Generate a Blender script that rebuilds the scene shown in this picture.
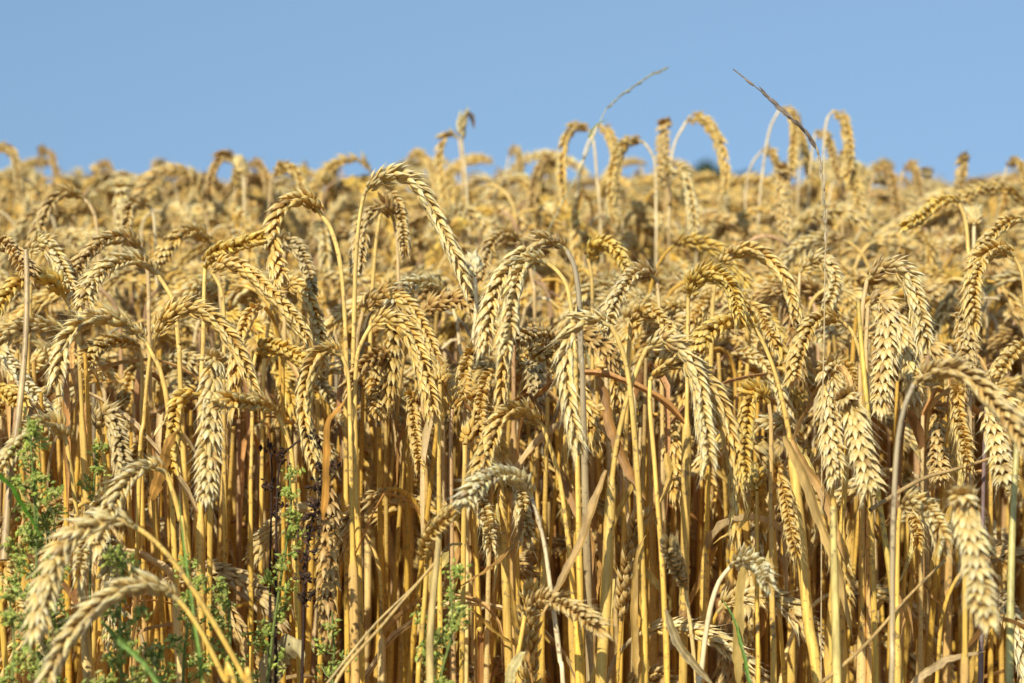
import bpy, math, random
import numpy as np
R = math.radians
rng = np.random.default_rng(7)
random.seed(7)
for o in list(bpy.data.objects): bpy.data.objects.remove(o)
sc = bpy.context.scene
C = sc.collection

# ---------------------------------------------------------------- camera
CAMZ, HOR, FPX = 0.90, 190.0, 1991.1
PITCH = math.atan((341.5 - HOR) / FPX)
cd = bpy.data.cameras.new('camera'); cam = bpy.data.objects.new('camera', cd); C.objects.link(cam)
cam.location = (0, 0, CAMZ); cam.rotation_euler = (math.pi/2 - PITCH, 0, 0)
cd.lens = 70; cd.sensor_width = 36; cd.clip_start = 0.02; cd.clip_end = 4000
cd.dof.use_dof = True; cd.dof.focus_distance = 0.93; cd.dof.aperture_fstop = 11.5
sc.camera = cam
# ---------------------------------------------------------------- sky and sun
SUN_EL, SUN_AZ = 39.0, 203.0            # azimuth clockwise from +Y: behind the camera, to its left
w = bpy.data.worlds.new('World'); sc.world = w; w.use_nodes = True
nt = w.node_tree; bg = nt.nodes['Background']
sky = nt.nodes.new('ShaderNodeTexSky'); sky.sky_type = 'NISHITA'; sky.sun_disc = False
sky.sun_elevation = R(SUN_EL); sky.sun_rotation = R(SUN_AZ)
sky.altitude = 600; sky.air_density = 1.0; sky.dust_density = 0.6; sky.ozone_density = 0.0
# the photograph's low sky is a deeper blue than the model's horizon band: look the sky up a little higher
tc = nt.nodes.new('ShaderNodeTexCoord'); mp = nt.nodes.new('ShaderNodeVectorMath'); mp.operation = 'MULTIPLY_ADD'
mp.inputs[1].default_value = (1, 1, 0.3); mp.inputs[2].default_value = (0, 0, 0.265)
nt.links.new(tc.outputs['Generated'], mp.inputs[0]); nt.links.new(mp.outputs[0], sky.inputs[0])
cy = nt.nodes.new('ShaderNodeVectorMath'); cy.operation = 'MULTIPLY'; cy.inputs[1].default_value = (.93, 1.03, 1.05)
nt.links.new(sky.outputs[0], cy.inputs[0]); nt.links.new(cy.outputs[0], bg.inputs[0]); bg.inputs[1].default_value = 0.119
sd = bpy.data.lights.new('sun', 'SUN'); sun = bpy.data.objects.new('sun', sd); C.objects.link(sun)
sd.energy = 5.0; sd.angle = R(0.55); sd.color = (1.0, 0.94, 0.83)
sun.rotation_euler = (R(90 - SUN_EL), 0, R(180 - SUN_AZ))
sun.location = (-3, -3, 6)
sc.view_settings.view_transform = 'Standard'; sc.view_settings.look = 'None'
sc.view_settings.exposure = 0.14; sc.view_settings.gamma = 1.0
sc.render.engine = 'CYCLES'
sc.cycles.max_bounces = 10; sc.cycles.diffuse_bounces = 6; sc.cycles.transparent_max_bounces = 4
sc.cycles.use_denoising = True

FW = np.array([0, math.cos(PITCH), -math.sin(PITCH)]); UP = np.array([0, math.sin(PITCH), math.cos(PITCH)]); RT = np.array([1., 0, 0])
CP = np.array([0, 0, CAMZ])
def at(x, y, d): return CP + d * (FW + (x - 512) / FPX * RT + (341.5 - y) / FPX * UP)
def px(P):
    v = np.asarray(P) - CP; d = v @ FW
    return 512 + FPX * (v @ RT) / d, 341.5 - FPX * (v @ UP) / d, d

# ---------------------------------------------------------------- materials
def mat(name, rough, transl=0.0, noise_scale=300.0, amt=0.25, spec=0.4, stretch=(1, 1, 1), vcol=True, base=(0.1, 0.1, 0.1), bump=0.0, spots=0.0):
    m = bpy.data.materials.new(name); m.use_nodes = True; t = m.node_tree; N = t.nodes; L = t.links
    bs = N['Principled BSDF']; out = N['Material Output']
    bs.inputs['Roughness'].default_value = rough
    bs.inputs['Specular IOR Level'].default_value = spec
    tcn = N.new('ShaderNodeTexCoord'); mpn = N.new('ShaderNodeMapping'); mpn.inputs['Scale'].default_value = stretch
    nz = N.new('ShaderNodeTexNoise'); nz.inputs['Scale'].default_value = noise_scale; nz.inputs['Detail'].default_value = 3
    L.new(tcn.outputs['Object'], mpn.inputs[0]); L.new(mpn.outputs[0], nz.inputs['Vector'])
    mr = N.new('ShaderNodeMapRange'); mr.inputs['From Min'].default_value = 0.3; mr.inputs['From Max'].default_value = 0.7
    mr.inputs['To Min'].default_value = 1 - amt; mr.inputs['To Max'].default_value = 1 + amt
    L.new(nz.outputs['Fac'], mr.inputs['Value'])
    mul = N.new('ShaderNodeVectorMath'); mul.operation = 'SCALE'
    if vcol:
        a = N.new('ShaderNodeAttribute'); a.attribute_name = 'tint'; L.new(a.outputs['Color'], mul.inputs[0])
    else: mul.inputs[0].default_value = base
    L.new(mr.outputs[0], mul.inputs['Scale'])
    if spots:      # mildew specks and stains
        n2 = N.new('ShaderNodeTexNoise'); n2.inputs['Scale'].default_value = 420; n2.inputs['Detail'].default_value = 2
        n3 = N.new('ShaderNodeTexNoise'); n3.inputs['Scale'].default_value = 38; n3.inputs['Detail'].default_value = 2
        L.new(tcn.outputs['Object'], n2.inputs['Vector']); L.new(tcn.outputs['Object'], n3.inputs['Vector'])
        ad = N.new('ShaderNodeMath'); ad.operation = 'MULTIPLY_ADD'; ad.inputs[1].default_value = .55
        L.new(n3.outputs['Fac'], ad.inputs[0]); L.new(n2.outputs['Fac'], ad.inputs[2])
        rm = N.new('ShaderNodeMapRange'); rm.inputs['From Min'].default_value = .86; rm.inputs['From Max'].default_value = 1.0
        rm.inputs['To Min'].default_value = 0.0; rm.inputs['To Max'].default_value = spots; L.new(ad.outputs[0], rm.inputs['Value'])
        mxc = N.new('ShaderNodeMix'); mxc.data_type = 'RGBA'; mxc.inputs['B'].default_value = (.16, .11, .06, 1)
        L.new(rm.outputs[0], mxc.inputs['Factor']); L.new(mul.outputs[0], mxc.inputs['A'])
        class _O: outputs = [mxc.outputs['Result']]
        mul = _O
    L.new(mul.outputs[0], bs.inputs['Base Color'])
    if bump:
        b = N.new('ShaderNodeBump'); b.inputs['Strength'].default_value = bump; b.inputs['Distance'].default_value = 0.001
        L.new(nz.outputs['Fac'], b.inputs['Height']); L.new(b.outputs[0], bs.inputs['Normal'])
    if transl:
        tr = N.new('ShaderNodeBsdfTranslucent'); mx = N.new('ShaderNodeMixShader'); mx.inputs[0].default_value = transl
        L.new(mul.outputs[0], tr.inputs[0]); L.new(bs.outputs[0], mx.inputs[1]); L.new(tr.outputs[0], mx.inputs[2]); L.new(mx.outputs[0], out.inputs[0])
    return m
M_husk = mat('wheat_husk', 0.55, 0.20, 900, 0.16, 0.35, spots=.35)
M_stem = mat('straw_stem', 0.42, 0.0, 260, 0.22, 0.4, (3, 3, 0.25), spots=.75)
M_leaf = mat('dry_leaf', 0.6, 0.28, 180, 0.28, 0.3, (2, 2, 0.4))
M_green = mat('weed_green', 0.55, 0.4, 600, 0.3, 0.3)
M_dead = mat('dead_weed', 0.9, 0.0, 900, 0.4, 0.1)
M_soil = mat('soil', 0.95, 0.0, 9.0, 0.4, 0.1, vcol=False, base=(0.13, 0.085, 0.045), bump=0.6)
M_tree = mat('tree_leaves', 0.6, 0.15, 3.0, 0.35, 0.2)

# ---------------------------------------------------------------- mesh tools (all numpy)
def mesh_obj(name, V, F, Cc, m, parent=None, flat=False):
    me = bpy.data.meshes.new(name)
    nv, nf = len(V), len(F); k = F.shape[1]
    me.vertices.add(nv); me.vertices.foreach_set('co', np.ascontiguousarray(V, dtype=np.float32).ravel())
    me.loops.add(nf * k); me.loops.foreach_set('vertex_index', np.ascontiguousarray(F, dtype=np.int32).ravel())
    me.polygons.add(nf); me.polygons.foreach_set('loop_start', np.arange(0, nf * k, k, dtype=np.int32))
    me.polygons.foreach_set('use_smooth', np.full(nf, not flat, dtype=bool))
    me.update(calc_edges=True)
    ca = me.color_attributes.new('tint', 'FLOAT_COLOR', 'POINT')
    cc = np.ones((nv, 4), dtype=np.float32); cc[:, :3] = Cc
    ca.data.foreach_set('color', cc.ravel())
    me.materials.append(m)
    o = bpy.data.objects.new(name, me); C.objects.link(o)
    if parent: o.parent = parent
    return o
def join(parts):
    Vs, Fs, Cs, n = [], [], [], 0
    for V, F, c in parts:
        Vs.append(V); Fs.append(F + n); Cs.append(c); n += len(V)
    return np.concatenate(Vs), np.concatenate(Fs), np.concatenate(Cs)
def smooth(pts, n):
    """Catmull-Rom through pts, n samples, then even arc length"""
    p = np.asarray(pts, float)
    if len(p) == 2: p = np.array([p[0], (p[0] + p[1]) / 2, p[1]])
    q = np.vstack([2 * p[0] - p[1], p, 2 * p[-1] - p[-2]])
    out = []
    for i in range(len(p) - 1):
        a, b, c, d = q[i:i + 4]; t = np.linspace(0, 1, 14, endpoint=False)[:, None]
        out.append(0.5 * (2 * b + (c - a) * t + (2 * a - 5 * b + 4 * c - d) * t**2 + (3 * b - a - 3 * c + d) * t**3))
    out.append(p[-1][None]); c = np.vstack(out)
    return resample(c, n)
def arclen(c): return np.concatenate([[0], np.cumsum(np.linalg.norm(np.diff(c, axis=0), axis=1))])
def resample(c, n):
    s = arclen(c); t = np.linspace(0, s[-1], n)
    return np.stack([np.interp(t, s, c[:, k]) for k in range(c.shape[1])], 1)
def nrm(v): return v / (np.linalg.norm(v, axis=-1, keepdims=True) + 1e-12)
def frames(P, ref):
    T = nrm(np.gradient(P, axis=0)); B = np.zeros_like(P); b = np.asarray(ref, float)
    for i in range(len(P)):
        b = b - T[i] * (b @ T[i]); b = b / (np.linalg.norm(b) + 1e-12); B[i] = b
    return T, B, np.cross(T, B)
def tube(P, rad, sides, col, squash=1.0, ref=(0.3, 1, 0.1)):
    n = len(P); rad = np.broadcast_to(rad, (n,)); T, B, Nn = frames(P, ref)
    a = np.arange(sides) * 2 * np.pi / sides
    V = P[:, None] + rad[:, None, None] * (np.cos(a)[None, :, None] * B[:, None] + squash * np.sin(a)[None, :, None] * Nn[:, None])
    V = V.reshape(-1, 3); i = np.arange(n - 1)[:, None] * sides; j = np.arange(sides)[None]; j2 = (j + 1) % sides
    F = np.stack([i + j, i + j2, i + sides + j2, i + sides + j], -1).reshape(-1, 4)
    col = np.asarray(col, float)
    cc = np.repeat(col, sides, axis=0) if col.ndim == 2 else np.tile(col, (len(V), 1))
    return V, F, cc
def ribbon(P, wid, ref, col, fold=0.25, cols=5):
    n = len(P); T, B, Nn = frames(P, ref); rg = np.random.default_rng(int(abs(P[0, 0]) * 1e5) % 9999)
    if cols >= 5: cols = 9
    u = np.linspace(-1, 1, cols); wid = wid * (1 + .12 * rg.normal(size=n)); P = P + Nn * (np.cumsum(rg.normal(size=n)) * .0003)[:, None]
    V = P[:, None] + wid[:, None, None] * (u[None, :, None] * B[:, None] + fold * np.abs(u)[None, :, None] * Nn[:, None])
    V = V.reshape(-1, 3); i = np.arange(n - 1)[:, None] * cols; j = np.arange(cols - 1)[None]
    F = np.stack([i + j, i + j + 1, i + cols + j + 1, i + cols + j], -1).reshape(-1, 4)
    cc = np.repeat(col, cols, axis=0) if np.ndim(col) == 2 else np.tile(col, (len(V), 1))
    vein = 1 + .16 * rg.normal(size=cols); k = (np.tile(vein, n) * (1 + .07 * rg.normal(size=n * cols)))[:, None]
    return V, F, np.clip(cc * k, .01, .9)

# one husk scale: length 1 along z, keel towards +x, width along y.  returns verts, faces, t
def scale_mesh(sides, lod):
    if lod == 0: prof = [(0, .35), (.10, .78), (.26, 1.0), (.45, .98), (.63, .74), (.80, .42), (.92, .17), (1.0, .075), (1.32, .015)]
    elif lod == 1: prof = [(0, .4), (.2, .98), (.5, .95), (.78, .45), (1.0, .08), (1.28, .015)]
    else: prof = [(0, .4), (.32, 1.0), (.75, .5), (1.12, .03)]
    V, T = [], []
    for t, r in prof:
        bow = 0.16 * math.sin(min(t, 1) * math.pi) ** 1.0 + (0.03 if t > 1 else 0)
        for k in range(sides):
            a = 2 * math.pi * k / sides; c, s = math.cos(a), math.sin(a)
            kx = (1.0 + 0.28 * max(c, 0) ** 4) * (0.72 if c > 0 else 0.45)
            V.append((kx * c * r, s * r, t, bow)); T.append(t)
    V = np.array(V); n = len(prof)
    i = np.arange(n - 1)[:, None] * sides; j = np.arange(sides)[None]; j2 = (j + 1) % sides
    F = np.stack([i + j, i + j2, i + sides + j2, i + sides + j], -1).reshape(-1, 4)
    return V, F, np.array(T)
SCALES = {0: scale_mesh(8, 0), 1: scale_mesh(6, 1), 2: scale_mesh(4, 2)}
TONES = {  # (base of a husk, body, tip)
    'gold': ((.68, .395, 0.070), (.73, .50, 0.136), (.82, .66, 0.290)),
    'yellow': ((.70, .42, 0.057), (.74, .50, 0.097), (.80, .63, 0.220)),
    'tan': ((.58, .335, 0.079), (.65, .45, 0.150), (.76, .61, 0.290)),
    'pale': ((.68, .44, 0.114), (.76, .58, 0.220), (.85, .74, 0.414)),
    'cream': ((.70, .53, 0.220), (.80, .67, 0.334), (.86, .78, 0.484)),
    'brown': ((.44, .24, 0.062), (.58, .37, 0.114), (.70, .53, 0.229)),
    'grey': ((.52, .35, 0.123), (.60, .45, 0.185), (.70, .57, 0.290)),
}
def ear_arrays(P, ref, tone, g, lod=0, bristle=0.5, fat=1.0, browntop=0.0):
    P = resample(P, 60); L = arclen(P)[-1]; T, B, Nn = frames(P, ref)
    n = max(6, int(L / 0.00375)); drop = .01 + .07 * g.random() ** 2; cut = g.uniform(.80, .93) if g.random() < .15 else 2; tw = g.normal(0, 0.25)
    us = (np.arange(n) + 0.6) / (n + 0.2)
    Vb, Fb, tb = SCALES[lod]; c0, c1, c2 = [np.array(c) for c in TONES[tone]]
    fan = [(-1, .84, 0, .82), (1, .84, 0, .82), (-.45, 1.0, .0012, 1.0), (.45, 1.0, .0012, 1.0), (0, .92, .003, .9)]
    if lod == 0 and bristle > .35: fan += [(-.75, 1.02, .0025, .55), (.75, 1.02, .0025, .55)]
    if lod == 2: fan = [(-.8, 1.0, 0, 1.25), (.8, 1.0, 0, 1.25), (0, 1.1, .002, 1.1)]
    parts, O, D, OX, SZ, RD, U, AW = [], [], [], [], [], [], [], []
    for i, u in enumerate(us):
        if u > cut or (lod < 2 and .1 < u and g.random() < drop * .6): continue
        k = u * 59; a = int(k); f = k - a; a2 = min(a + 1, 59)
        p = P[a] * (1 - f) + P[a2] * f; t = T[a]; s = 1 if i % 2 else -1
        ang = tw * u; b = B[a] * math.cos(ang) + Nn[a] * math.sin(ang); nn = np.cross(t, b)
        env = (0.62 + 0.38 * min(1, u / .16)) * (1 - 0.30 * max(0, (u - .72) / .28))
        spread = (0.82 + 0.28 * bristle) * (0.75 if u > .93 else 1)
        for (kf, ls, sh, ws) in fan:
            if lod < 2 and g.random() < drop: continue
            fa = (kf * 29 * spread + g.normal(0, 4.5)) ; oa = ((15 if abs(kf) > .2 else 11) * spread + g.normal(0, 4))
            d = t + s * b * math.tan(R(oa)) + nn * math.tan(R(fa)); d /= np.linalg.norm(d)
            o = s * b * .75 + nn * kf * 1.1; o = o - d * (o @ d); o /= np.linalg.norm(o) + 1e-9
            O.append(p + s * b * (.0005 if abs(kf) > .2 else .0012) * fat + nn * kf * .0019 * fat + t * sh); D.append(d); OX.append(o)
            SZ.append(0.0091 * env * ls * g.normal(1, .06)); RD.append(0.00172 * env * ws * fat * g.normal(1, .07)); U.append(u)
            AW.append(max(0, bristle * 2.0 * g.random() + 0.25))
    O, D, OX = np.array(O), np.array(D), np.array(OX); W = np.cross(D, OX)
    SZ, RD, U, AW = map(np.array, (SZ, RD, U, AW)); m = len(O)
    z = Vb[:, 2]; zz = np.where(z[None] > 1, 1 + (z[None] - 1) * AW[:, None] * 1.6, z[None])
    V = (O[:, None] + D[:, None] * (SZ[:, None] * zz)[..., None] + OX[:, None] * (RD[:, None] * Vb[None, :, 0] + SZ[:, None] * Vb[None, :, 3] * .26)[..., None]
         + W[:, None] * (RD[:, None] * Vb[None, :, 1])[..., None]).reshape(-1, 3)
    F = (Fb[None] + (np.arange(m) * len(Vb))[:, None, None]).reshape(-1, 4)
    tt = np.clip(tb, 0, 1)[None, :, None]
    h = g.normal(1, .10, (m, 1, 1)); warm = g.normal(0, .06, (m, 1, 1)) * np.array([0.3, 0, -1.2])[None, None]
    col = np.where(tt < .5, c0 + (c1 - c0) * (tt / .5), c1 + (c2 - c1) * ((tt - .5) / .5)) * h * (1 + warm)
    if browntop: 
        bt = np.clip(1 - U / browntop, 0, 1)[:, None, None] * .65; col = col * (1 - bt) + np.array((.36, .20, .08)) * bt
    if lod == 0: col = col * np.tile(1 + .07 * np.cos(np.arange(8) * np.pi), len(Vb) // 8)[None, :, None]
    speck = (g.random((m, 1, 1)) < .05); col = np.where(speck, col * np.array((.62, .52, .45)), col)
    parts.append((V, F, np.clip(col, .01, .9).reshape(-1, 3)))
    parts.append(tube(P[::6], .0011, 5, c1 * .9))
    return join(parts)

STEMS = {'gold': (.74, .50, .145), 'deep': (.73, .44, .08), 'tan': (.66, .46, .20), 'rose': (.58, .36, .18), 'pale': (.76, .60, .31), 'white': (.76, .64, .40), 'grey': (.42, .34, .20), 'purple': (.25, .17, .15)}
def stem_arrays(P, g, tone, sides=8, rtop=.0011, rlow=.0019, sheath=None):
    s = arclen(P); L = s[-1]; base = np.array(STEMS[tone])
    fromtop = (L - s)
    rad = rtop + (rlow * .78 - rtop) * np.clip(fromtop / .18, 0, 1)
    col = np.tile(base, (len(P), 1)) * g.normal(1, .05)
    low = np.clip((.84 - P[:, 2]) / .14, 0, 1)[:, None]; gold = np.array((.80, .49, .065)) * g.normal(1, .07); mixk = {'grey': .2, 'purple': 0, 'white': .25, 'rose': .35, 'pale': .45}.get(tone, .75); col = col * (1 - low * mixk) + gold * low * mixk
    if sheath:
        k = 1 / (1 + np.exp(-(sheath - P[:, 2]) / .0012)); rad = rad + (rlow - rad) * k + .0003 * k
        sc_ = np.array(STEMS['rose' if g.random() < .22 else ('pale' if g.random() < .2 else 'gold')]) * g.normal(1, .05); col = col * (1 - k[:, None]) + (.5 * col + .5 * sc_) * k[:, None]
    cl = g.normal(0, .07, 14); col = col * (1 + np.interp(np.linspace(0, 1, len(P)), np.linspace(0, 1, 14), cl))[:, None]
    rad = rad * (1 + np.interp(np.linspace(0, 1, len(P)), np.linspace(0, 1, 14), g.normal(0, .05, 14)))
    V, F, c = tube(P, rad, sides, np.clip(col, .01, .9), squash=g.uniform(.82, 1))
    return V, F, np.clip(c * np.tile(1 + .07 * g.normal(size=sides), len(P))[:, None], .01, .9)
def leaf_arrays(start, az, g, length=.16, kind=0, lod=0):
    n = 22 if lod == 0 else 9; th = R(g.uniform(12, 40)); p = np.array(start, float); pts = [p.copy()]; ds = length / (n - 1)
    bend = g.uniform(.12, .26) * (22 / n); brk = g.integers(int(n * .2), int(n * .6)); a = az
    for i in range(n - 1):
        th += bend * (.5 if i < brk else 1.0) + (R(g.uniform(30, 75)) if i == brk and kind else 0)
        th = min(th, R(176)); a += g.normal(0, .10)
        p = p + ds * np.array([math.sin(th) * math.cos(a), math.sin(th) * math.sin(a), math.cos(th)]); pts.append(p.copy())
    P = np.array(pts); t = np.linspace(0, 1, n)
    wid = g.uniform(.0011, .0024) * (np.minimum(1, .5 + 5 * t) * (1 - t ** 3.0) + .04)
    base = np.array([(.60, .36, .12), (.50, .25, .07), (.66, .48, .22), (.42, .22, .08)][g.integers(0, 4)]) * g.normal(1, .08)
    c = base[None] * (1 + .15 * np.sin(t * 9 + g.uniform(0, 6)))[:, None]
    ref = np.array([-math.sin(az), math.cos(az), g.normal(0, .4)])
    P[0] = start
    V, F, cc = ribbon(P, wid, ref, c, fold=g.uniform(.4, 1.5), cols=5 if lod == 0 else 3)
    return V, F, cc

# ---------------------------------------------------------------- naming helpers
def empty(name, loc, label, cat, group=None):
    o = bpy.data.objects.new(name, None); C.objects.link(o); o.location = loc; o.empty_display_size = .01
    o['label'] = label; o['category'] = cat
    if group: o['group'] = group
    return o
USED = set(); DUPES = []
def uniq(lbl):
    if lbl in USED: DUPES.append(lbl)
    USED.add(lbl); return lbl

GROUP = 'ripe wheat stalks standing in the field'
def stalk_object(stem_P, ear_P, ref, tone, stone, label, g, lod=0, bristle=.5, fat=1.0, leaf=None, browntop=0, rlow=.0019, rtop=.0011, extra=None):
    base = stem_P[0].copy(); base[2] = 0
    e = empty('wheat_stalk', base, uniq(label), 'wheat', GROUP)
    sheath = g.uniform(.60, .80) if leaf is not False else None
    top = stem_P[-1][2]
    if sheath: sheath = min(sheath, stem_P[:, 2].max() - .06)
    # finer samples round the top of the leaf sheath
    st = mesh_obj('stem', *_off(stem_arrays(stem_P, g, stone, 8 if lod == 0 else 6, rtop, rlow, sheath), base), M_stem, e)
    mesh_obj('ear', *_off(ear_arrays(ear_P, ref, tone, g, lod, bristle, fat, browntop), base), M_husk, e)
    if lod == 0 and g.random() < .6:
        z = min(g.uniform(.56, .70), sheath - .03 if sheath else .6); i = int(np.argmin(np.abs(stem_P[:, 2] - z)))
        if 1 < i < len(stem_P) - 2:
            d = nrm(stem_P[i + 1] - stem_P[i - 1]); c = stem_P[i]
            Pn = np.array([c + d * x for x in (-.003, -.0015, 0, .0015, .003)])
            mesh_obj('joint', *_off(tube(Pn, rlow * np.array([1.0, 1.12, 1.2, 1.12, 1.0]), 8, np.array((.34, .19, .06))), base), M_stem, st)
    if sheath and leaf is not False and (leaf or g.random() < .6):
        i = int(np.argmin(np.abs(stem_P[:, 2] - sheath))); az = g.uniform(0, 2 * math.pi)
        mesh_obj('leaf', *_off(leaf_arrays(stem_P[i], az, g, g.uniform(.07, .17), g.integers(0, 2), lod), base), M_leaf, e)
    if extra: extra(e, base)
    return e
def _off(vfc, base): return vfc[0] - base, vfc[1], vfc[2]

# procedural stalk in 3-D
def stalk_curves(g, H, az, kind=None):
    lean = R(abs(g.normal(3, 2.5))); kind = kind or g.choice(['hook', 'hang', 'arch', 'up'], p=[.42, .30, .23, .05])
    th1, th2 = {'hook': (R(g.uniform(45, 90)), R(g.uniform(150, 176))), 'hang': (R(g.uniform(95, 140)), R(g.uniform(170, 179))),
                'arch': (R(g.uniform(22, 50)), R(g.uniform(130, 165))), 'up': (R(g.uniform(5, 15)), R(g.uniform(20, 60)))}[kind]
    Lb = g.uniform(.03, .055); Le = g.uniform(.058, .092)
    def curve(Ls):
        pts = [np.zeros(3)]; a = az
        n1, n2, n3 = 12, 40, 24
        for i in range(n1): pts.append(pts[-1] + Ls / n1 * np.array([math.sin(lean) * math.cos(a), math.sin(lean) * math.sin(a), math.cos(lean)]))
        for i in range(n2):
            th = lean + (th1 - lean) * ((i + 1) / n2) ** 1.4
            pts.append(pts[-1] + Lb / n2 * np.array([math.sin(th) * math.cos(a), math.sin(th) * math.sin(a), math.cos(th)]))
        for i in range(n3):
            th = th1 + (th2 - th1) * ((i + 1) / n3) ** .8
            pts.append(pts[-1] + Le / n3 * np.array([math.sin(th) * math.cos(a), math.sin(th) * math.sin(a), math.cos(th)]))
            a += tw
        return np.array(pts), n1 + n2
    tw = g.normal(0, .02)
    p, k = curve(.5); p, k = curve(max(.2, .5 + (H - p[:, 2].max()) / math.cos(lean)))
    return p[:k + 1], p[k:], kind
def densify(P, sheath_pts=True):
    s = arclen(P); L = s[-1]; z = np.unique(np.concatenate([np.linspace(0, L - .16, 40), np.linspace(L - .16, L, 60)]))
    return np.stack([np.interp(z, s, P[:, k]) for k in range(3)], 1)

# ---------------------------------------------------------------- ground
gx = np.linspace(-1, 1, 60); gx = np.sign(gx) * np.abs(gx) ** 3 * 1500
GX, GY = np.meshgrid(gx, gx + 0.0); Z = np.where(np.hypot(GX, GY) < 6, 0.012 * np.sin(GX * 3.1) * np.sin(GY * 2.3) - .008, -.02)
V = np.stack([GX.ravel(), GY.ravel(), Z.ravel()], 1); n = 60
i = np.arange(n - 1)[:, None] * n; j = np.arange(n - 1)[None]
F = np.stack([i + j, i + j + 1, i + n + j + 1, i + n + j], -1).reshape(-1, 4)
gr = mesh_obj('ground', V, F, np.ones((len(V), 3)), M_soil); gr['kind'] = 'structure'

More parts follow.
